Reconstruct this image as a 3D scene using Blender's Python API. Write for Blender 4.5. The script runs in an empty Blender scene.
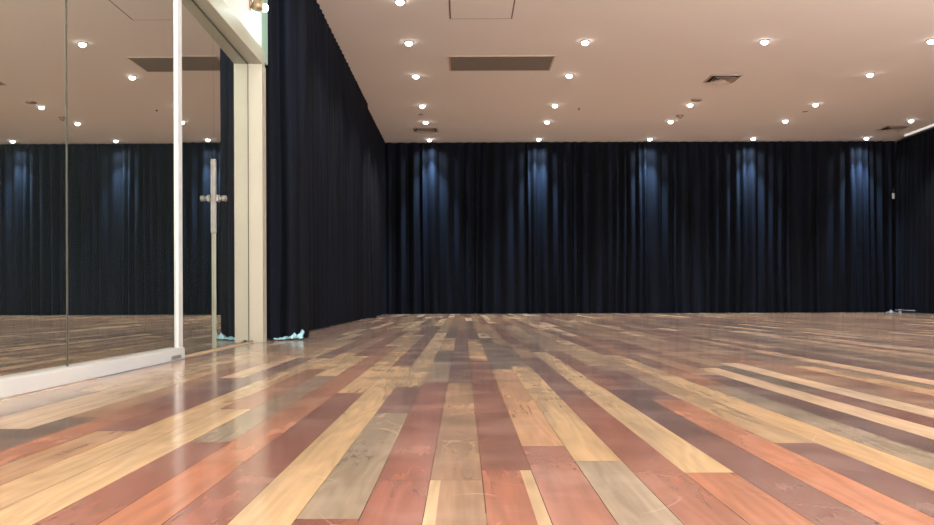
import bpy, bmesh, math, random
from mathutils import Matrix, Vector, noise

C = bpy.context.scene.collection
PI = math.pi
rnd = random.Random(7)

# ------------------------------------------------------------------ dimensions
EYE = 0.33            # camera height
HC = 3.465            # ceiling height
GX = -1.573           # plane of the mirror glazing on the left
CX = -1.517           # front of the left curtain
BY = 17.71            # back curtain
RX = 8.68             # right curtain
F = 880.0

# ------------------------------------------------------------------ materials
def lin(r, g, b):
    return tuple(((c / 255) / 12.92 if c / 255 <= 0.04045 else ((c / 255 + 0.055) / 1.055) ** 2.4) for c in (r, g, b)) + (1.0,)

def mat(name, rgb, rough=0.5, metal=0.0, spec=0.5, noise_amt=0.08, scale=6.0, bump=0.0, emit=None, estr=0.0, sheen=0.0):
    m = bpy.data.materials.new(name); m.use_nodes = True
    nt = m.node_tree; b = nt.nodes['Principled BSDF']
    tc = nt.nodes.new('ShaderNodeTexCoord')
    nz = nt.nodes.new('ShaderNodeTexNoise'); nz.inputs['Scale'].default_value = scale; nz.inputs['Detail'].default_value = 4
    nt.links.new(tc.outputs['Object'], nz.inputs['Vector'])
    mx = nt.nodes.new('ShaderNodeMix'); mx.data_type = 'RGBA'
    mx.inputs['A'].default_value = tuple(c * (1 - noise_amt) for c in rgb[:3]) + (1,)
    mx.inputs['B'].default_value = tuple(min(1, c * (1 + noise_amt)) for c in rgb[:3]) + (1,)
    nt.links.new(nz.outputs['Fac'], mx.inputs['Factor'])
    nt.links.new(mx.outputs['Result'], b.inputs['Base Color'])
    b.inputs['Roughness'].default_value = rough; b.inputs['Metallic'].default_value = metal
    b.inputs['Specular IOR Level'].default_value = spec
    if sheen:
        b.inputs['Sheen Weight'].default_value = sheen; b.inputs['Sheen Roughness'].default_value = 0.5
    if emit:
        b.inputs['Emission Color'].default_value = emit; b.inputs['Emission Strength'].default_value = estr
    if bump:
        bp = nt.nodes.new('ShaderNodeBump'); bp.inputs['Strength'].default_value = bump; bp.inputs['Distance'].default_value = 0.01
        nt.links.new(nz.outputs['Fac'], bp.inputs['Height']); nt.links.new(bp.outputs['Normal'], b.inputs['Normal'])
    return m

M_ceil = mat('ceiling_paint', (0.775, 0.70, 0.66), 0.9, spec=0.1, noise_amt=0.015, scale=1.2)
M_wall = mat('white_wall_paint', (0.62, 0.63, 0.61), 0.8, spec=0.2, noise_amt=0.02, scale=2)
M_dark = mat('backing_wall', (0.05, 0.05, 0.055), 0.9)
M_frame = mat('cream_frame_paint', lin(162, 160, 147), 0.5, noise_amt=0.03)
M_white = mat('white_rail_paint', lin(184, 192, 196), 0.35, noise_amt=0.03)
M_steel = mat('brushed_steel', (0.2, 0.2, 0.195), 0.55, 0.5, noise_amt=0.1, scale=30)
M_seal = mat('dark_seal', (0.05, 0.055, 0.045), 0.5)
M_edge = mat('glass_edge', lin(118, 122, 108), 0.4, noise_amt=0.05)
M_thr = mat('pale_timber', lin(180, 158, 128), 0.5, noise_amt=0.15, scale=20)
M_gapdark = mat('ceiling_gap', lin(120, 104, 94), 0.9)
M_trimc = mat('grille_trim', lin(186, 166, 150), 0.7)
M_grille = mat('return_grille', lin(108, 93, 80), 0.8)
M_diff = mat('diffuser_metal', lin(176, 160, 148), 0.6)
M_diffdark = mat('diffuser_throat', lin(46, 38, 34), 0.9)
M_det = mat('detector_plastic', lin(140, 122, 110), 0.6)
M_lamp_trim = mat('lamp_trim', lin(120, 108, 100), 0.9, spec=0.05)
M_lamp = mat('lamp_glow', (1, 1, 1), 0.3, emit=(1.0, 0.97, 0.93, 1), estr=12)
M_bulb = mat('wall_lamp_bulb', (1, 1, 1), 0.3, emit=(0.93, 1.0, 0.95, 1), estr=8)
M_brass = mat('wall_lamp_cup', lin(150, 132, 108), 0.4, 0.6)
M_blue = mat('blue_plastic', lin(150, 200, 225), 0.25, noise_amt=0.45, scale=14)
M_strip = mat('cornice_white_glow', lin(240, 238, 232), 0.5, emit=(1, 0.98, 0.95, 1), estr=0.45)

def mirror_mat():
    m = bpy.data.materials.new('mirror_glass'); m.use_nodes = True
    nt = m.node_tree; b = nt.nodes['Principled BSDF']
    b.inputs['Metallic'].default_value = 1.0
    tc = nt.nodes.new('ShaderNodeTexCoord')
    nz = nt.nodes.new('ShaderNodeTexNoise'); nz.inputs['Scale'].default_value = 5; nz.inputs['Detail'].default_value = 5
    nt.links.new(tc.outputs['Object'], nz.inputs['Vector'])
    r = nt.nodes.new('ShaderNodeMapRange')
    r.inputs['From Min'].default_value = 0.55; r.inputs['From Max'].default_value = 0.8
    r.inputs['To Min'].default_value = 0.0; r.inputs['To Max'].default_value = 0.012
    nt.links.new(nz.outputs['Fac'], r.inputs['Value']); nt.links.new(r.outputs['Result'], b.inputs['Roughness'])
    b.inputs['Base Color'].default_value = (0.72, 0.745, 0.69, 1)
    # faint dust on the glass, tinted bluish to paint haze over the reflections
    d = nt.nodes.new('ShaderNodeBsdfDiffuse'); d.inputs['Color'].default_value = (0.4, 0.58, 0.66, 1)
    ms = nt.nodes.new('ShaderNodeMixShader'); ms.inputs['Fac'].default_value = 0.012
    out = nt.nodes['Material Output']
    nt.links.new(b.outputs[0], ms.inputs[1]); nt.links.new(d.outputs[0], ms.inputs[2]); nt.links.new(ms.outputs[0], out.inputs['Surface'])
    return m
M_mirror = mirror_mat()

def cloth_mat():
    m = bpy.data.materials.new('navy_curtain_cloth'); m.use_nodes = True
    nt = m.node_tree; b = nt.nodes['Principled BSDF']
    tc = nt.nodes.new('ShaderNodeTexCoord')
    mp = nt.nodes.new('ShaderNodeMapping'); mp.inputs['Scale'].default_value = (9, 9, 0.6)
    nz = nt.nodes.new('ShaderNodeTexNoise'); nz.inputs['Scale'].default_value = 1; nz.inputs['Detail'].default_value = 5
    nt.links.new(tc.outputs['Object'], mp.inputs['Vector']); nt.links.new(mp.outputs['Vector'], nz.inputs['Vector'])
    rp = nt.nodes.new('ShaderNodeValToRGB')
    rp.color_ramp.elements[0].position = 0.3; rp.color_ramp.elements[0].color = (0.0009, 0.0013, 0.0024, 1)
    rp.color_ramp.elements[1].position = 0.72; rp.color_ramp.elements[1].color = (0.0040, 0.0063, 0.0140, 1)
    nt.links.new(nz.outputs['Fac'], rp.inputs['Fac']); nt.links.new(rp.outputs['Color'], b.inputs['Base Color'])
    b.inputs['Roughness'].default_value = 0.85; b.inputs['Specular IOR Level'].default_value = 0.15
    wv = nt.nodes.new('ShaderNodeTexNoise'); wv.inputs['Scale'].default_value = 260
    nt.links.new(tc.outputs['Object'], wv.inputs['Vector'])
    bp = nt.nodes.new('ShaderNodeBump'); bp.inputs['Strength'].default_value = 0.15; bp.inputs['Distance'].default_value = 0.002
    nt.links.new(wv.outputs['Fac'], bp.inputs['Height']); nt.links.new(bp.outputs['Normal'], b.inputs['Normal'])
    return m
M_cloth = cloth_mat()

def floor_mat():
    m = bpy.data.materials.new('mixed_hardwood_boards'); m.use_nodes = True
    nt = m.node_tree; b = nt.nodes['Principled BSDF']; N = nt.nodes.new; L = nt.links.new
    col = N('ShaderNodeAttribute'); col.attribute_name = 'board_col'
    sd = N('ShaderNodeAttribute'); sd.attribute_name = 'board_seed'
    tc = N('ShaderNodeTexCoord')
    off = N('ShaderNodeVectorMath'); off.operation = 'SCALE'; off.inputs[0].default_value = (13.7, 41.3, 7.9)
    L(sd.outputs['Fac'], off.inputs['Scale'])
    add = N('ShaderNodeVectorMath'); add.operation = 'ADD'
    L(tc.outputs['Object'], add.inputs[0]); L(off.outputs[0], add.inputs[1])
    # broad figure in each board
    mp1 = N('ShaderNodeMapping'); mp1.inputs['Scale'].default_value = (14, 1.3, 1)
    n1 = N('ShaderNodeTexNoise'); n1.inputs['Scale'].default_value = 1.0; n1.inputs['Detail'].default_value = 3; n1.inputs['Distortion'].default_value = 0.15
    L(add.outputs[0], mp1.inputs['Vector']); L(mp1.outputs[0], n1.inputs['Vector'])
    # fine grain
    mp2 = N('ShaderNodeMapping'); mp2.inputs['Scale'].default_value = (120, 4, 1)
    n2 = N('ShaderNodeTexNoise'); n2.inputs['Scale'].default_value = 1.0; n2.inputs['Detail'].default_value = 2
    L(add.outputs[0], mp2.inputs['Vector']); L(mp2.outputs[0], n2.inputs['Vector'])
    # growth rings
    mp3 = N('ShaderNodeMapping'); mp3.inputs['Scale'].default_value = (11, 1.2, 1)
    n3 = N('ShaderNodeTexNoise'); n3.inputs['Scale'].default_value = 1.0; n3.inputs['Detail'].default_value = 1.5
    L(add.outputs[0], mp3.inputs['Vector']); L(mp3.outputs[0], n3.inputs['Vector'])
    sn = N('ShaderNodeMath'); sn.operation = 'MULTIPLY'; sn.inputs[1].default_value = 58.0; L(n3.outputs['Fac'], sn.inputs[0])
    sn2 = N('ShaderNodeMath'); sn2.operation = 'SINE'; L(sn.outputs[0], sn2.inputs[0])
    rg = N('ShaderNodeMapRange'); rg.inputs['From Min'].default_value = -1; rg.inputs['From Max'].default_value = 1
    rg.inputs['To Min'].default_value = 0.9; rg.inputs['To Max'].default_value = 1.05; L(sn2.outputs[0], rg.inputs['Value'])
    def mr(src, a, c):
        r = N('ShaderNodeMapRange'); r.inputs['From Min'].default_value = 0.25; r.inputs['From Max'].default_value = 0.75
        r.inputs['To Min'].default_value = a; r.inputs['To Max'].default_value = c; L(src, r.inputs['Value']); return r.outputs['Result']
    def mul(a, c):
        q = N('ShaderNodeMath'); q.operation = 'MULTIPLY'; L(a, q.inputs[0]); L(c, q.inputs[1]); return q.outputs[0]
    k = mul(mul(mr(n1.outputs['Fac'], 0.7, 1.26), mr(n2.outputs['Fac'], 0.92, 1.07)), rg.outputs['Result'])
    sc = N('ShaderNodeVectorMath'); sc.operation = 'SCALE'; L(col.outputs['Color'], sc.inputs[0]); L(k, sc.inputs['Scale'])
    # worn scuffs: pale dusty film in patches
    mp4 = N('ShaderNodeMapping'); mp4.inputs['Scale'].default_value = (2.2, 2.2, 1)
    n4 = N('ShaderNodeTexNoise'); n4.inputs['Scale'].default_value = 1.6; n4.inputs['Detail'].default_value = 4; n4.inputs['Roughness'].default_value = 0.55
    L(tc.outputs['Object'], mp4.inputs['Vector']); L(mp4.outputs[0], n4.inputs['Vector'])
    r4 = N('ShaderNodeMapRange'); r4.inputs['From Min'].default_value = 0.5; r4.inputs['From Max'].default_value = 0.8
    r4.inputs['To Min'].default_value = 0.02; r4.inputs['To Max'].default_value = 0.16; L(n4.outputs['Fac'], r4.inputs['Value'])
    # thin scratches
    vr = N('ShaderNodeTexVoronoi'); vr.feature = 'DISTANCE_TO_EDGE'; vr.inputs['Scale'].default_value = 2.3
    wrp = N('ShaderNodeTexNoise'); wrp.inputs['Scale'].default_value = 1.3
    L(tc.outputs['Object'], wrp.inputs['Vector'])
    wa = N('ShaderNodeVectorMath'); wa.operation = 'ADD'; L(tc.outputs['Object'], wa.inputs[0]); L(wrp.outputs['Color'], wa.inputs[1]); L(wa.outputs[0], vr.inputs['Vector'])
    rs = N('ShaderNodeMapRange'); rs.inputs['From Min'].default_value = 0.0; rs.inputs['From Max'].default_value = 0.006
    rs.inputs['To Min'].default_value = 0.25; rs.inputs['To Max'].default_value = 0.0; L(vr.outputs['Distance'], rs.inputs['Value'])
    gate = N('ShaderNodeMapRange'); gate.inputs['From Min'].default_value = 0.5; gate.inputs['From Max'].default_value = 0.62
    n5 = N('ShaderNodeTexNoise'); n5.inputs['Scale'].default_value = 3.1; L(tc.outputs['Object'], n5.inputs['Vector']); L(n5.outputs['Fac'], gate.inputs['Value'])
    scr = mul(rs.outputs['Result'], gate.outputs['Result'])
    sm = N('ShaderNodeMath'); sm.operation = 'ADD'; L(r4.outputs['Result'], sm.inputs[0]); L(scr, sm.inputs[1])
    mx = N('ShaderNodeMix'); mx.data_type = 'RGBA'; L(sm.outputs[0], mx.inputs['Factor']); L(sc.outputs[0], mx.inputs['A'])
    mx.inputs['B'].default_value = (0.62, 0.55, 0.5, 1)
    L(mx.outputs['Result'], b.inputs['Base Color'])
    rr = N('ShaderNodeMapRange'); rr.inputs['From Min'].default_value = 0.3; rr.inputs['From Max'].default_value = 0.75
    rr.inputs['To Min'].default_value = 0.13; rr.inputs['To Max'].default_value = 0.21; L(n4.outputs['Fac'], rr.inputs['Value'])
    L(rr.outputs['Result'], b.inputs['Roughness'])
    b.inputs['Specular IOR Level'].default_value = 0.4
    b.inputs['Sheen Weight'].default_value = 0.06; b.inputs['Sheen Roughness'].default_value = 0.45; b.inputs['Sheen Tint'].default_value = (1, 0.95, 0.95, 1)
    bp = N('ShaderNodeBump'); bp.inputs['Strength'].default_value = 0.03; bp.inputs['Distance'].default_value = 0.01
    n6 = N('ShaderNodeTexNoise'); n6.inputs['Scale'].default_value = 6; n6.inputs['Detail'].default_value = 1; L(add.outputs[0], n6.inputs['Vector'])
    L(n6.outputs['Fac'], bp.inputs['Height']); L(bp.outputs['Normal'], b.inputs['Normal'])
    return m
M_floor = floor_mat()

# ------------------------------------------------------------------ helpers
def add_box(bm, x0, x1, y0, y1, z0, z1, bevel=0.0):
    r = bmesh.ops.create_cube(bm, size=1)
    vs = r['verts']
    for v in vs:
        v.co.x = x0 if v.co.x < 0 else x1; v.co.y = y0 if v.co.y < 0 else y1; v.co.z = z0 if v.co.z < 0 else z1
    if bevel:
        es = list({e for v in vs for e in v.link_edges})
        bmesh.ops.bevel(bm, geom=es, offset=bevel, segments=2, affect='EDGES', profile=0.5)

def add_lathe(bm, prof, origin=(0, 0, 0), axis='Z', n=24):
    """prof: list of (r, t) along the axis"""
    o = Vector(origin); rings = []
    for r, t in prof:
        if r < 1e-6:
            p = (0, 0, t)
            rings.append([p])
        else:
            rings.append([(r * math.cos(2 * PI * i / n), r * math.sin(2 * PI * i / n), t) for i in range(n)])
    def tr(p):
        if axis == 'X': p = (p[2], p[0], p[1])
        if axis == 'Y': p = (p[0], p[2], p[1])
        return o + Vector(p)
    vr = [[bm.verts.new(tr(p)) for p in ring] for ring in rings]
    for a, b in zip(vr, vr[1:]):
        for i in range(n):
            j = (i + 1) % n
            q = [a[i % len(a)], a[j % len(a)], b[j % len(b)], b[i % len(b)]]
            u = []
            for v in q:
                if v not in u: u.append(v)
            if len(u) >= 3:
                try: bm.faces.new(u)
                except ValueError: pass

def obj(name, bm, m, parent=None, smooth=False):
    bmesh.ops.recalc_face_normals(bm, faces=bm.faces)
    me = bpy.data.meshes.new(name); bm.to_mesh(me); bm.free()
    me.materials.append(m)
    if smooth:
        for p in me.polygons: p.use_smooth = True
    o = bpy.data.objects.new(name, me); C.objects.link(o)
    if parent:
        o.parent = parent
    return o

def tag(o, label=None, cat=None, group=None, kind=None):
    if label: o['label'] = label
    if cat: o['category'] = cat
    if group: o['group'] = group
    if kind: o['kind'] = kind
    return o

def empty(name, loc=(0, 0, 0)):
    o = bpy.data.objects.new(name, None); C.objects.link(o); o.location = loc; o.empty_display_size = 0.1
    return o

def box(name, m, dims, parent=None, bevel=0.0):
    bm = bmesh.new(); add_box(bm, *dims, bevel=bevel)
    return obj(name, bm, m, parent)

# ------------------------------------------------------------------ floor
PAL = {  # board colours (sRGB)
    'pale': (188, 156, 106), 'cream': (204, 176, 138), 'tan': (166, 126, 84), 'olive': (158, 132, 92),
    'orange': (160, 98, 62), 'red': (122, 70, 54), 'pink': (142, 92, 75), 'purple': (108, 72, 66), 'plum': (92, 62, 59),
    'grey': (136, 120, 97), 'dark': (98, 82, 68), 'brown': (140, 110, 82), 'rust': (136, 81, 57), 'sap': (160, 140, 108),
}
W = 0.0950; E0 = 0.0337
def y_at(py, k):
    """distance of the board joint seen at image height py in board column k"""
    X = E0 + (k + 0.5) * W
    v = (py - 297.6)
    for _ in range(3):
        Y = EYE * F / max(v, 3); dx = X / Y * F; v = (py - 297.6) + 0.0035 * dx
    return EYE * F / max(v, 3)
# column: [(colour, image row where it ends going away), ...] starting nearest
COLS = {
    -14: [('cream', 352)], -13: [('dark', 429), ('cream', 380), ('pale', 352)],
    -12: [('dark', 417), ('tan', 378), ('rust', 364), ('tan', 345)],
    -11: [('orange', 406), ('purple', 378), ('cream', 356), ('tan', 340)],
    -10: [('tan', 431), ('red', 395), ('plum', 380), ('purple', 358), ('pale', 340)],
    -9: [('pale', 395), ('pale', 358), ('purple', 345), ('red', 335)],
    -8: [('pale', 409), ('orange', 369), ('pale', 352), ('tan', 335)],
    -7: [('red', 442), ('grey', 376), ('pale', 356), ('red', 339)],
    -6: [('orange', 440), ('orange', 346), ('pale', 333)],
    -5: [('red', 460), ('red', 393), ('pale', 352), ('pale', 335)],
    -4: [('pale', 366), ('red', 337), ('purple', 326)],
    -3: [('red', 519), ('grey', 413), ('purple', 387), ('pale', 351), ('cream', 333)],
    -2: [('red', 480), ('red', 382), ('grey', 363), ('dark', 351), ('pale', 338)],
    -1: [('brown', 480), ('brown', 415.6), ('tan', 383), ('plum', 355), ('purple', 335)],
    0: [('rust', 470), ('red', 360.3), ('pale', 340), ('purple', 328)],
    1: [('pink', 446), ('tan', 387), ('tan', 369), ('dark', 338)],
    2: [('grey', 461), ('pale', 366), ('dark', 344), ('tan', 330)],
    3: [('rust', 452), ('red', 400), ('purple', 357), ('tan', 345)],
    4: [('orange', 472.6), ('pale', 396), ('pale', 352), ('plum', 344)],
    5: [('purple', 437), ('plum', 390), ('red', 352), ('grey', 338)],
    6: [('orange', 400), ('plum', 376), ('purple', 366), ('olive', 346)],
    7: [('purple', 443), ('olive', 383), ('brown', 359), ('pale', 345)],
    8: [('pale', 404), ('pale', 355), ('red', 340)],
    9: [('grey', 420), ('grey', 386), ('orange', 368), ('purple', 355)],
    10: [('plum', 408), ('plum', 375), ('tan', 352)],
    11: [('cream', 368), ('rust', 350), ('purple', 340)],
    12: [('red', 392), ('dark', 366), ('olive', 345)],
    13: [('cream', 388), ('cream', 363), ('tan', 340)],
    14: [('brown', 385), ('tan', 365), ('pink', 340)],
    15: [('rust', 372), ('orange', 355), ('olive', 340)],
    16: [('pale', 366), ('grey', 350)], 17: [('brown', 358), ('purple', 345)], 18: [('cream', 352), ('pale', 338)],
    19: [('plum', 350), ('red', 338)], 20: [('red', 348)], 21: [('olive', 345)], 22: [('dark', 342)],
    23: [('dark', 342)], 24: [('olive', 340)], 25: [('tan', 338)],
}
RANDOM = ['pale'] * 4 + ['tan'] * 4 + ['cream'] * 3 + ['olive'] * 3 + ['brown'] * 3 + ['grey'] * 2 + ['red'] * 3 + ['purple'] * 4 + ['plum'] * 2 + ['orange'] * 2 + ['rust'] * 2 + ['pink'] * 1 + ['dark'] * 1
def build_floor():
    bm = bmesh.new()
    cols = []; seeds = []
    def quad(xa, xb, ya, yb, colour, seed, z=0.0):
        f = bm.faces.new([bm.verts.new((xa, ya, z)), bm.verts.new((xb, ya, z)), bm.verts.new((xb, yb, z)), bm.verts.new((xa, yb, z))])
        cols.append(colour); seeds.append(seed)
    quad(-1.9, 9.0, -3.0, 18.1, (0.09, 0.06, 0.045), 0.0, z=-0.0035)      # dark gaps between the boards
    k0 = int(math.floor((-1.62 - E0) / W)) - 1; k1 = int(math.ceil((8.75 - E0) / W))
    g = 0.0005
    for k in range(k0, k1):
        xa = E0 + k * W; xb = xa + W
        y = -2.9
        spec = COLS.get(k, [])
        first = True
        for cname, py in spec:
            ye = y_at(py, k)
            if ye <= y + 0.02: continue
            put_board(quad, xa + g, xb - g, y, ye - 0.0012, cname, k, first); y = ye; first = False
        if not spec: y += -rnd.uniform(0, 1.5)
        while y < 18.0:
            ln = rnd.choice([0.6, 0.9, 1.2, 1.5, 1.9, 2.4, 3.0]) * rnd.uniform(0.85, 1.15)
            ye = min(y + ln, 18.05)
            put_board(quad, xa + g, xb - g, y, ye - 0.0012, rnd.choice(RANDOM), k, False); y = ye
    me = bpy.data.meshes.new('floor')
    bm.normal_update()
    bm.to_mesh(me); bm.free()
    me.attributes.new('board_col', 'FLOAT_COLOR', 'FACE'); me.attributes.new('board_seed', 'FLOAT', 'FACE')
    me.attributes['board_col'].data.foreach_set('color', [v for c in cols for v in (c[0], c[1], c[2], 1.0)])
    me.attributes['board_seed'].data.foreach_set('value', seeds)
    me.materials.append(M_floor)
    o = bpy.data.objects.new('floor', me); C.objects.link(o)
    tag(o, 'polished floor of mixed tan, red and dark hardwood boards', 'floor', kind='structure')
def put_board(quad, xa, xb, ya, yb, cname, k, first):
    c = lin(*PAL[cname]); g_ = 0.3 * c[0] + 0.55 * c[1] + 0.15 * c[2]; c = tuple(0.88 * (0.82 * v + 0.18 * g_) for v in c[:3]); j = rnd.uniform(0.88, 1.13); h = rnd.uniform(-0.05, 0.05)
    col = (c[0] * j * (1 + h), c[1] * j, c[2] * j * (1 - h)); sd = rnd.uniform(0, 10)
    if k == 0 and first or (k == -1 and first):
        # boards with a strip of pale sapwood along one edge
        sp = lin(*PAL['sap']); t = 0.78 if k == 0 else 0.2
        xm = xa + (xb - xa) * t
        if k == 0:
            quad(xa, xm, ya, yb, col, sd); quad(xm, xb, ya, yb, sp[:3], sd)
        else:
            quad(xa, xm, ya, yb, sp[:3], sd); quad(xm, xb, ya, yb, col, sd)
        return
    quad(xa, xb, ya, yb, col, sd)
build_floor()

# ------------------------------------------------------------------ room shell
o = box('ceiling', M_ceil, (-1.9, 9.0, -3.0, 18.1, HC, HC + 0.1)); tag(o, 'plain beige painted ceiling with downlights', 'ceiling', kind='structure')
o = box('wall_back', M_dark, (-1.9, 9.0, 18.0, 18.1, 0, HC)); tag(o, 'dark wall hidden behind the back curtains', 'wall', kind='structure')
o = box('wall_right', M_dark, (RX + 0.2, RX + 0.3, -3.0, 18.1, 0, HC)); tag(o, 'dark wall behind the curtain on the right side', 'wall', kind='structure')
bm = bmesh.new()
add_box(bm, GX - 0.16, GX - 0.06, 6.62, 18.0, 0, HC)          # behind the left curtain
add_box(bm, GX - 0.16, GX + 0.055, -3.0, 6.66, 2.19, HC)       # above the glazing
o = obj('wall_left', bm, M_wall); tag(o, 'white wall above the mirrored glazing', 'wall', kind='structure')

# white cornice line above the right curtain; faint glow stands in for light on it
o = box('trim_1', M_strip, (RX - 0.1, RX - 0.06, 11.0, 17.1, HC - 0.03, HC)); tag(o, 'thin white strip where ceiling meets right curtain', 'trim', kind='structure')

o = box('trim_6', mat('green_spill_tint', lin(140, 172, 160), 0.7), (GX - 0.06, GX + 0.054, 6.661, 6.87, 2.15, HC)); tag(o, 'wall edge tinted with green lamp spill between white wall and left curtain', 'trim', kind='structure')  # green spill of the wall lamp put into the strip's colour
# header and jamb round the glazing
P = 0.08; HZ = 2.08; JY = 6.556
bm = bmesh.new()
add_box(bm, GX - 0.05, GX + P, -3.0, JY + 0.1, HZ, HZ + 0.115, bevel=0.003)
o = obj('trim_2', bm, M_frame); tag(o, 'cream header beam running above the glass panels', 'trim', kind='structure')
bm = bmesh.new()
add_box(bm, GX - 0.05, GX + P, JY, JY + 0.13, 0, HZ - 0.001, bevel=0.003)
o = obj('trim_3', bm, M_frame); tag(o, 'cream door jamb post beside the left curtain', 'trim', kind='structure')
bm = bmesh.new()
add_box(bm, GX - 0.012, GX + 0.004, -3.0, 4.9, HZ - 0.008, HZ - 0.0005)
add_box(bm, GX - 0.03, GX - 0.0222, JY - 0.006, JY - 0.0005, 0.004, HZ - 0.013)
o = obj('trim_4', bm, M_seal); tag(o, 'dark seal line where glass meets header and jamb', 'trim', kind='structure')
o = box('trim_5', M_thr, (GX - 0.03, GX + 0.02, 4.9, JY, 0.0, 0.006), bevel=0.002); tag(o, 'pale timber threshold strip under the glass door', 'trim', kind='structure')

# ------------------------------------------------------------------ mirrored glazing
def pane(name, parent, y0, y1, z0, z1, d0=0.0, d1=0.0, m=M_mirror):
    """glass sheet; d0/d1 push its near/far edge out of the common plane"""
    bm = bmesh.new()
    t = 0.01
    vs = [bm.verts.new(p) for p in ((GX + d0, y0, z0), (GX + d1, y1, z0), (GX + d1, y1, z1), (GX + d0, y0, z1),
                                    (GX + d0 - t, y0, z0), (GX + d1 - t, y1, z0), (GX + d1 - t, y1, z1), (GX + d0 - t, y0, z1))]
    for q in ((0, 1, 2, 3), (7, 6, 5, 4), (0, 4, 5, 1), (1, 5, 6, 2), (2, 6, 7, 3), (3, 7, 4, 0)): bm.faces.new([vs[i] for i in q])
    return obj(name, bm, m, parent)
w1 = empty('window_1'); tag(w1, 'large mirror-like glass panels on a white bottom rail', 'window', kind='structure')
pane('glass_pane', w1, -2.9, 3.488, 0.03, HZ - 0.012)
pane('glass_pane', w1, 3.503, 4.832, 0.03, HZ - 0.012)
box('joint_seal', M_seal, (GX - 0.009, GX + 0.0015, 3.489, 3.501, 0.03, HZ - 0.012), w1)
box('bottom_rail', M_white, (GX - 0.03, GX + 0.045, -2.9, 4.83, 0.0, 0.062), w1, bevel=0.004)
box('post', M_white, (GX - 0.012, GX + 0.012, 4.825, 4.90, 0.0, HZ - 0.001), w1, bevel=0.003)
b = box('floor_bolt', M_steel, (GX + 0.046, GX + 0.062, 4.60, 4.72, 0.012, 0.03), w1, bevel=0.004); b['label'] = 'small steel bolt on the white rail'
d1 = empty('door_1'); tag(d1, 'frameless mirrored glass door with steel lock beside cream jamb', 'door', kind='structure')
s_t = 0.0143
pane('side_glass', d1, 4.901, 5.588, 0.007, HZ - 0.012, 0.0, -s_t * 0.687)
pane('door_leaf', d1, 5.5905, 6.54, 0.012, HZ - 0.012, -0.0098, -0.0098 - 0.0155 * 0.946)
e = box('edge_strip', M_edge, (GX - 0.012, GX + 0.004, 5.589, 5.5935, 0.008, 0.75), d1)
sl = pane('head_seal', d1, 4.9, 6.54, HZ - 0.0115, HZ - 0.003, 0.003, -0.0205, M_seal)
pl = box('lock_plate', M_steel, (GX - 0.012, GX + 0.006, 5.576, 5.606, 0.745, 1.215), d1, bevel=0.003)
bm = bmesh.new(); add_box(bm, GX + 0.006, GX + 0.026, 5.56, 5.622, 0.942, 0.988, bevel=0.007)
lb = obj('lock', bm, M_steel, d1)
bm = bmesh.new(); add_lathe(bm, [(0.0, 0), (0.018, 0), (0.016, 0.012), (0.013, 0.02), (0.018, 0.026), (0.02, 0.05), (0.014, 0.054), (0.0, 0.054)], (GX + 0.02, 5.59, 0.965), 'X')
obj('knob', bm, M_steel, lb, smooth=False)
bm = bmesh.new(); add_box(bm, GX - 0.011, GX + 0.012, 6.46, 6.545, 0.006, 0.02, bevel=0.003)
obj('pivot', bm, M_steel, d1)

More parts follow.
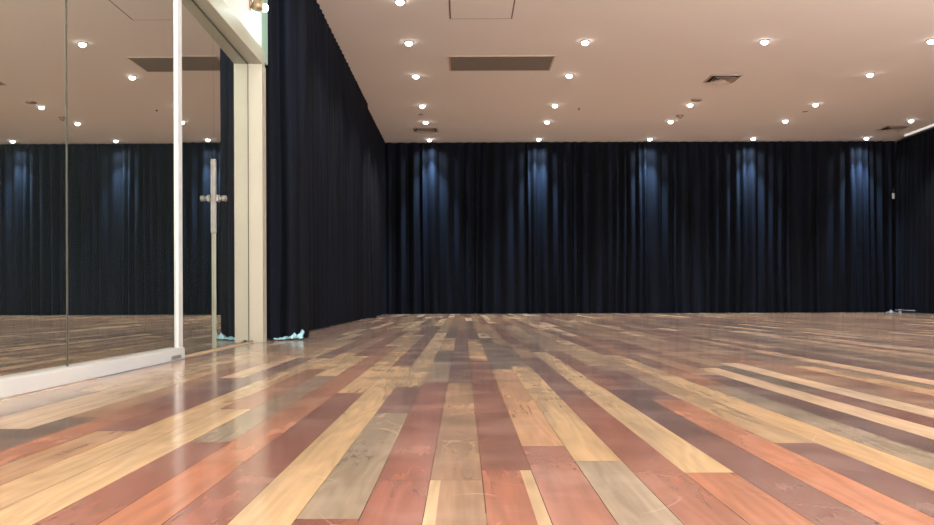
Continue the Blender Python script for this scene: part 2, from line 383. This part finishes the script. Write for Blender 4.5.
# ------------------------------------------------------------------ curtains
def curtain(name, path, flip, label, seed, ztop=HC - 0.012, zbot=0.012, amp=0.045, wl=0.17, flare0=0.0, flare1=0.0, pts=0.011, group='floor-length navy curtains', drift=0.05, top=0.55):
    """pleated cloth hung along a floor path; flip chooses which side the room is on"""
    P_ = [Vector((p[0], p[1], 0)) for p in path]
    acc = [0.0]
    for a_, b_ in zip(P_, P_[1:]): acc.append(acc[-1] + (b_ - a_).length)
    Ln = acc[-1]
    def at(u):
        u = min(max(u, 0), Ln)
        for i in range(len(P_) - 1):
            if u <= acc[i + 1] or i == len(P_) - 2:
                return P_[i].lerp(P_[i + 1], (u - acc[i]) / (acc[i + 1] - acc[i]))
    def frame(u):
        d = (at(min(u + 0.06, Ln)) - at(max(u - 0.06, 0))).normalized()
        return Vector((-d.y, d.x, 0)) * flip
    def pos(u):
        return (at(u - 0.04) + at(u) + at(u + 0.04)) / 3 if 0.04 < u < Ln - 0.04 else at(u)
    r = random.Random(seed)
    knots = [0.0]; amps = []
    while knots[-1] < Ln + 0.6:
        knots.append(knots[-1] + wl * r.uniform(0.55, 1.5)); amps.append(r.uniform(0.45, 1.2))
    amps.append(amps[-1])
    def fold(u):
        u = min(max(u, 0), Ln + 0.5); lo = 0
        for i in range(len(knots) - 1):
            if knots[i] <= u < knots[i + 1]: lo = i; break
        t = (u - knots[lo]) / (knots[lo + 1] - knots[lo])
        return amps[lo] * ((0.5 - 0.5 * math.cos(2 * PI * t)) ** 0.75 - 0.5)
    n = int(Ln / pts); rows = 16
    bm = bmesh.new(); grid = []
    base = [(pos(Ln * i / n), frame(Ln * i / n)) for i in range(n + 1)]
    for j in range(rows + 1):
        tz = j / rows; row = []
        for i in range(n + 1):
            u = Ln * i / n; p, s = base[i]
            du = drift * tz * noise.noise(Vector((u * 0.9, tz * 1.2, seed * 3.1))) + 0.02 * tz * noise.noise(Vector((u * 4, tz * 2, seed)))
            k = top + (1 - top) * min(1, tz * 4)                   # tighter at the heading
            off = amp * (fold(u + du) * 2) * k + 0.03 * tz * noise.noise(Vector((u * 1.3, tz, seed * 7.7)))
            off += 0.006 * tz * noise.noise(Vector((u * 14, tz * 9, seed)))
            e0 = max(0, 1 - u / 0.5); e1 = max(0, 1 - (Ln - u) / 0.5)
            off += (flare0 * e0 * e0 + flare1 * e1 * e1) * tz * tz
            z = ztop + (zbot + 0.006 * noise.noise(Vector((u * 3, 5, seed))) - ztop) * tz
            q = p + s * off
            row.append(bm.verts.new((q.x, q.y, z)))
        grid.append(row)
    for j in range(rows):
        for i in range(n):
            bm.faces.new((grid[j][i], grid[j][i + 1], grid[j + 1][i + 1], grid[j + 1][i]))
    o = obj(name, bm, M_cloth, smooth=True)
    tag(o, label, 'curtain', group)
    return o
LX = CX - 0.012
curtain('curtain', [(-1.60, 7.02), (-1.29, 7.04), (-1.27, 7.16), (-1.48, 7.6), (LX, 8.0), (LX, 14.15)], -1, 'long dark navy curtain along the left wall beside the door jamb', 3, flare1=0.1, wl=0.16, amp=0.036, top=0.2)
curtain('curtain', [(LX - 0.03, 14.2), (LX - 0.03, 17.72)], -1, 'short dark curtain filling the left back corner past the long one', 11, wl=0.15, amp=0.03, flare0=-0.05, top=0.2)
curtain('curtain', [(-1.6, BY + 0.03), (3.28, BY + 0.03)], -1, 'dark navy curtain covering the left half of the back wall', 5, wl=0.2, amp=0.055)
curtain('curtain', [(3.29, BY + 0.035), (8.72, BY + 0.035)], -1, 'dark navy curtain covering the right half of the back wall', 9, wl=0.2, amp=0.055)
curtain('curtain', [(RX + 0.03, 17.66), (RX + 0.03, 12.0)], -1, 'dark curtain on the right side wall under white strip', 13, wl=0.19, amp=0.045, flare0=0.02, ztop=HC - 0.035, top=0.3)

# ------------------------------------------------------------------ ceiling fixtures
COLX = [-0.655, 1.503, 3.70, 5.74, 7.975]
ROWY = [9.27, 10.77, 12.39, 14.31, 15.65, 17.38]
def make_downlight():
    r = empty('downlight')
    bm = bmesh.new(); add_lathe(bm, [(0.036, -0.001), (0.036, -0.012), (0.05, -0.012), (0.06, -0.006), (0.06, -0.001)], n=24)
    obj('trim_ring', bm, M_lamp_trim, r, smooth=True)
    bm = bmesh.new()
    add_lathe(bm, [(0.0, -0.001), (0.034, -0.001), (0.045, -0.018)] + [(0.045 * math.cos(a), -0.018 - 0.036 * math.sin(a)) for a in (0.4, 0.8, 1.2)] + [(0.0, -0.054)], n=20)
    obj('lamp_lens', bm, M_lamp, r, smooth=True)
    return r
def dup(root, loc, label):
    r = root.copy(); C.objects.link(r); r.location = loc; r['label'] = label
    for ch in list(root.children):
        c = ch.copy(); C.objects.link(c); c.parent = r
    return r
rowname = {5: 'in the row right against the back curtain', 4: 'in the second row from the back curtain', 3: 'in the third row from the back curtain',
           2: 'in the fourth row from the back curtain', 1: 'in the fifth row from the back curtain', 0: 'in the sixth row from the back curtain'}
seen = {5: [0, 1, 2, 3, 4], 4: [0, 1, 2, 3, 4], 3: [0, 1, 2, 3], 2: [0, 1, 3], 1: [0, 1, 2, 3], 0: [0]}
ordn = ['first', 'second', 'third', 'fourth', 'fifth']
proto = None
for ri in (5, 4, 3, 2, 1, 0):
    for q, ci in enumerate(seen[ri]):
        lab = f'bright ceiling downlight {rowname[ri]}, {ordn[q]} from left'
        if ri == 0: lab = 'ceiling downlight at top edge of view, sixth row from the back curtain'
        loc = (COLX[ci], ROWY[ri], HC)
        if proto is None:
            proto = make_downlight(); proto.location = loc
            tag(proto, lab, 'downlight', 'downlights set in the ceiling')
        else:
            dup(proto, loc, lab)

def make_diffuser():
    r = empty('air_diffuser'); h = 0.23
    def ring(bm, ro, ri, zo, zi, t=0.003):
        # square ring sloping from (ro, zo) to (ri, zi)
        o_ = [bm.verts.new((sx * ro, sy * ro, zo)) for sx, sy in ((-1, -1), (1, -1), (1, 1), (-1, 1))]
        i_ = [bm.verts.new((sx * ri, sy * ri, zi)) for sx, sy in ((-1, -1), (1, -1), (1, 1), (-1, 1))]
        for k in range(4):
            bm.faces.new((o_[k], o_[(k + 1) % 4], i_[(k + 1) % 4], i_[k]))
    bm = bmesh.new(); ring(bm, h, h - 0.03, -0.001, -0.014); ring(bm, h - 0.03, h - 0.032, -0.014, -0.001); obj('frame', bm, M_diff, r)
    bm = bmesh.new(); ring(bm, h - 0.034, 0.02, -0.0015, -0.0012); obj('throat', bm, M_diffdark, r)
    for k, ro in enumerate((0.17, 0.125, 0.08)):
        bm = bmesh.new(); ring(bm, ro, ro - 0.05, -0.034, -0.004); obj('louvre', bm, M_diff, r)
    return r
df = make_diffuser(); df.location = (3.74, 12.64, HC)
tag(df, 'square louvred air diffuser nearest the middle of the ceiling', 'air vent', 'square ceiling air diffusers')
dup(df, (-0.685, 16.42, HC), 'square louvred air diffuser near the left back corner')
dup(df, (8.03, 16.4, HC), 'square louvred air diffuser near the right back corner')

# return air grille
g = empty('return_air_grille', (0.515, 11.78, HC)); tag(g, 'long dark rectangular return air grille set in the ceiling', 'air vent')
bm = bmesh.new()
gw, gd = 0.672, 0.345
for a in ((-gw - .02, gw + .02, -gd - .02, -gd), (-gw - .02, gw + .02, gd, gd + .02), (-gw - .02, -gw, -gd, gd), (gw, gw + .02, -gd, gd)):
    add_box(bm, a[0], a[1], a[2], a[3], -0.008, -0.0005)
obj('frame', bm, M_trimc, g)
bm = bmesh.new(); add_box(bm, -gw, gw, -gd, gd, -0.004, -0.0005); obj('backing', bm, M_grille, g)
bm = bmesh.new()
for i in range(22):
    yy = -gd + (i + 0.5) * 2 * gd / 22
    add_box(bm, -gw, gw, yy - 0.004, yy + 0.004, -0.009, -0.004)
obj('louvre', bm, M_grille, g)

# access panel: a flush lid in a thin shadow gap
a = empty('access_panel', (0.21, 9.52, HC)); tag(a, 'flush square access panel in the ceiling at top of view', 'access panel')
box('lid', M_ceil, (-0.335, 0.335, -0.335, 0.355, -0.005, -0.0005), a)
bm = bmesh.new()
for q in ((-0.352, 0.352, 0.355, 0.372), (-0.352, 0.352, -0.352, -0.335), (-0.352, -0.335, -0.335, 0.355), (0.335, 0.352, -0.335, 0.355)):
    add_box(bm, *q, -0.003, -0.0005)
obj('gap_trim', bm, M_gapdark, a)

def disc_thing(name, loc, prof, label, cat, m=M_det):
    bm = bmesh.new(); add_lathe(bm, prof, n=24)
    o = obj(name, bm, m, smooth=True); o.location = loc; tag(o, label, cat); return o
disc_thing('ceiling_speaker', (3.72, 14.0, HC), [(0, -0.0005), (0.085, -0.0005), (0.085, -0.012), (0.075, -0.018), (0.0, -0.022)], 'round grey flush ceiling speaker beside a downlight', 'speaker')
sd = empty('smoke_detector', (3.75, 15.17, HC)); tag(sd, 'small domed smoke detector between two downlights', 'smoke detector')
bm = bmesh.new(); add_lathe(bm, [(0, -0.0005), (0.065, -0.0005), (0.065, -0.014), (0.05, -0.02), (0, -0.02)]); obj('base', bm, M_det, sd, True)
bm = bmesh.new(); add_lathe(bm, [(0.046, -0.02), (0.04, -0.045), (0.02, -0.06), (0, -0.062)]); obj('sensor_dome', bm, M_det, sd, True)
disc_thing('sprinkler_cover', (5.8, 14.9, HC), [(0, -0.0005), (0.045, -0.0005), (0.045, -0.008), (0, -0.012)], 'small flat sprinkler cover near the fourth column of downlights', 'sprinkler')
disc_thing('sprinkler_cover', (-0.71, 15.03, HC), [(0, -0.0005), (0.045, -0.0005), (0.045, -0.008), (0, -0.012)], 'small flat sprinkler cover between downlights near the left curtain', 'sprinkler')
disc_thing('ceiling_hook', (1.935, 14.62, HC), [(0, -0.0005), (0.018, -0.0005), (0.016, -0.01), (0.006, -0.014), (0.006, -0.03), (0, -0.032)], 'tiny dark fitting on the ceiling right of the second downlight column', 'hook', M_diffdark)

# ------------------------------------------------------------------ small things
wl_ = empty('wall_lamp', (GX + 0.055, 6.3, 2.40)); tag(wl_, 'small wall lamp with glowing bulb above the glass door', 'lamp')
bm = bmesh.new(); add_lathe(bm, [(0, 0), (0.035, 0), (0.035, 0.01), (0.012, 0.016), (0.012, 0.05), (0, 0.05)], (0, 0, 0.04), 'X'); obj('mount', bm, M_brass, wl_, True)
bm = bmesh.new(); add_lathe(bm, [(0.0, 0.075), (0.03, 0.07), (0.042, 0.03), (0.04, -0.005), (0.0, -0.005)], (0.055, 0, 0.0), 'Z'); obj('cup', bm, M_brass, wl_, True)
bm = bmesh.new(); add_lathe(bm, [(0.03 * math.sin(t), -0.03 * math.cos(t) * 1.0) for t in (0, 0.5, 1.0, 1.57, 2.1, 2.6, 3.1415)], (0.095, 0.03, 0.02), 'Z'); obj('bulb', bm, M_bulb, wl_, True)

# crumpled blue plastic at the curtain foot
def plastic():
    bm = bmesh.new()
    nx, ny = 44, 12; grid = []
    for i in range(nx + 1):
        row = []; t = i / nx
        for j in range(ny + 1):
            u = j / ny
            x = -1.48 + 0.225 * t + 0.02 * noise.noise(Vector((t * 7, u * 5, 8)))
            y = 6.83 + 0.12 * u + 0.03 * noise.noise(Vector((t * 8, u * 3, 1)))
            hgt = (0.012 + 0.06 * max(0, t - 0.2) ** 0.8) * math.sin(PI * (0.12 + 0.88 * u) * 0.95) * max(0.15, 0.8 + 0.8 * noise.noise(Vector((t * 6.5, u * 2.5, 2))))
            z = 0.004 + hgt + 0.012 * max(0, noise.noise(Vector((t * 22, u * 8, 5))))
            row.append(bm.verts.new((x, y, max(0.003, z))))
        grid.append(row)
    for i in range(nx):
        for j in range(ny):
            bm.faces.new((grid[i][j], grid[i][j + 1], grid[i + 1][j + 1], grid[i + 1][j]))
    o = obj('plastic_sheet', bm, M_blue); tag(o, 'crumpled pale blue plastic lying at the left curtain foot by the jamb', 'plastic sheet')
plastic()

# white tag in the gap between the back and right curtains
t = empty('curtain_tag', (8.58, 17.54, 2.25)); tag(t, 'small white tag hanging in the gap between back and right curtains', 'tag')
bm = bmesh.new(); add_box(bm, -0.024, 0.024, -0.006, 0.006, 0.02, 0.13, bevel=0.005); obj('tag_body', bm, M_white, t)
bm = bmesh.new(); add_box(bm, -0.006, 0.006, -0.004, 0.004, 0.13, 0.22); obj('loop', bm, M_seal, t)

# stand foot and rod lying along the curtain
sf = empty('curtain_stand', (8.45, 17.38, 0)); tag(sf, 'low steel stand foot and rod on floor in right back corner', 'stand')
bm = bmesh.new(); add_lathe(bm, [(0, 0), (0.1, 0), (0.1, 0.015), (0.03, 0.03), (0.018, 0.06), (0.0, 0.06)]); obj('base', bm, M_steel, sf, True)
bm = bmesh.new(); add_lathe(bm, [(0, 0), (0.013, 0), (0.013, 0.62), (0, 0.62)], (0.0, 0.0, 0.05), 'X', 10); o = obj('rod', bm, M_steel, sf, True)
o.rotation_euler = (0, 0, math.radians(-84)); o.location = (0.08, -0.02, 0)
bm = bmesh.new(); add_box(bm, 0.1, 0.15, -0.12, -0.08, 0.0, 0.07, bevel=0.01); obj('clamp', bm, M_white, sf)

# ------------------------------------------------------------------ lights
def spot(x, y, power, size=115, blend=0.9, col=(1.0, 0.94, 0.87), rad=0.035, tilt=0):
    l = bpy.data.lights.new('downlight_beam', 'SPOT'); l.energy = power; l.spot_size = math.radians(size); l.spot_blend = blend
    l.shadow_soft_size = rad; l.color = col
    o = bpy.data.objects.new('downlight_beam', l); C.objects.link(o); o.location = (x, y, HC - 0.075); o.rotation_euler = (math.radians(tilt), 0, 0)
for ri, y in enumerate(ROWY):
    for ci, x in enumerate(COLX):
        if ri == 5: spot(x, BY - 0.19, 780, 58, 1.0, (0.42, 0.67, 1.0), tilt=4); spot(x, BY - 0.15, 45, 150, 1.0, (0.68, 0.86, 1.0))
        elif ri == 2 and ci == 2: continue
        else: spot(x, y, 230 if ri > 2 else 100)
for y in (7.0, 4.0):
    for x in (1.5, 5.74): spot(x, y, 15)
l = bpy.data.lights.new('rear_fill_light', 'AREA'); l.shape = 'RECTANGLE'; l.size = 9.5; l.size_y = 2.6; l.energy = 3900; l.color = (1, 0.93, 0.86)  # unseen area light added behind the camera to brighten the ceiling
o = bpy.data.objects.new('rear_fill_light', l); C.objects.link(o); o.location = (3.6, -2.9, 1.5); o.rotation_euler = (math.radians(162), 0, 0)
l = bpy.data.lights.new('side_fill_light', 'AREA'); l.shape = 'RECTANGLE'; l.size = 2.0; l.size_y = 8.0; l.energy = 700; l.color = (1, 0.95, 0.9)  # added uplight out of view for the ceiling, no actual window
o = bpy.data.objects.new('side_fill_light', l); C.objects.link(o); o.location = (RX - 0.2, 3.2, 0.9); o.rotation_euler = (0, math.radians(150), 0)
l = bpy.data.lights.new('wall_lamp_light', 'POINT'); l.energy = 5; l.color = (0.72, 1.0, 0.9); l.shadow_soft_size = 0.03
o = bpy.data.objects.new('wall_lamp_light', l); C.objects.link(o); o.location = (GX + 0.2, 6.36, 2.42)

w = bpy.data.worlds.new('world'); bpy.context.scene.world = w; w.use_nodes = True
bg = w.node_tree.nodes['Background']; bg.inputs['Color'].default_value = (1.0, 0.92, 0.84, 1); bg.inputs['Strength'].default_value = 0.45

# ------------------------------------------------------------------ camera
cd = bpy.data.cameras.new('camera'); cam = bpy.data.objects.new('camera', cd); C.objects.link(cam)
cd.sensor_width = 36; cd.sensor_fit = 'HORIZONTAL'; cd.lens = F / 934 * 36
cd.shift_x = (467 - 463.2) / 934; cd.shift_y = (297.6 - 262.5) / 934
cd.clip_start = 0.05
cam.matrix_world = Matrix.Translation((0, 0, EYE)) @ Matrix.Rotation(PI / 2, 4, 'X') @ Matrix.Rotation(-0.0035, 4, 'Z')
sc = bpy.context.scene; sc.camera = cam
sc.view_settings.view_transform = 'Standard'; sc.view_settings.look = 'None'; sc.view_settings.exposure = 0.0
sc.cycles.use_adaptive_sampling = False; sc.cycles.max_bounces = 10; sc.cycles.diffuse_bounces = 5; sc.cycles.sample_clamp_indirect = 6
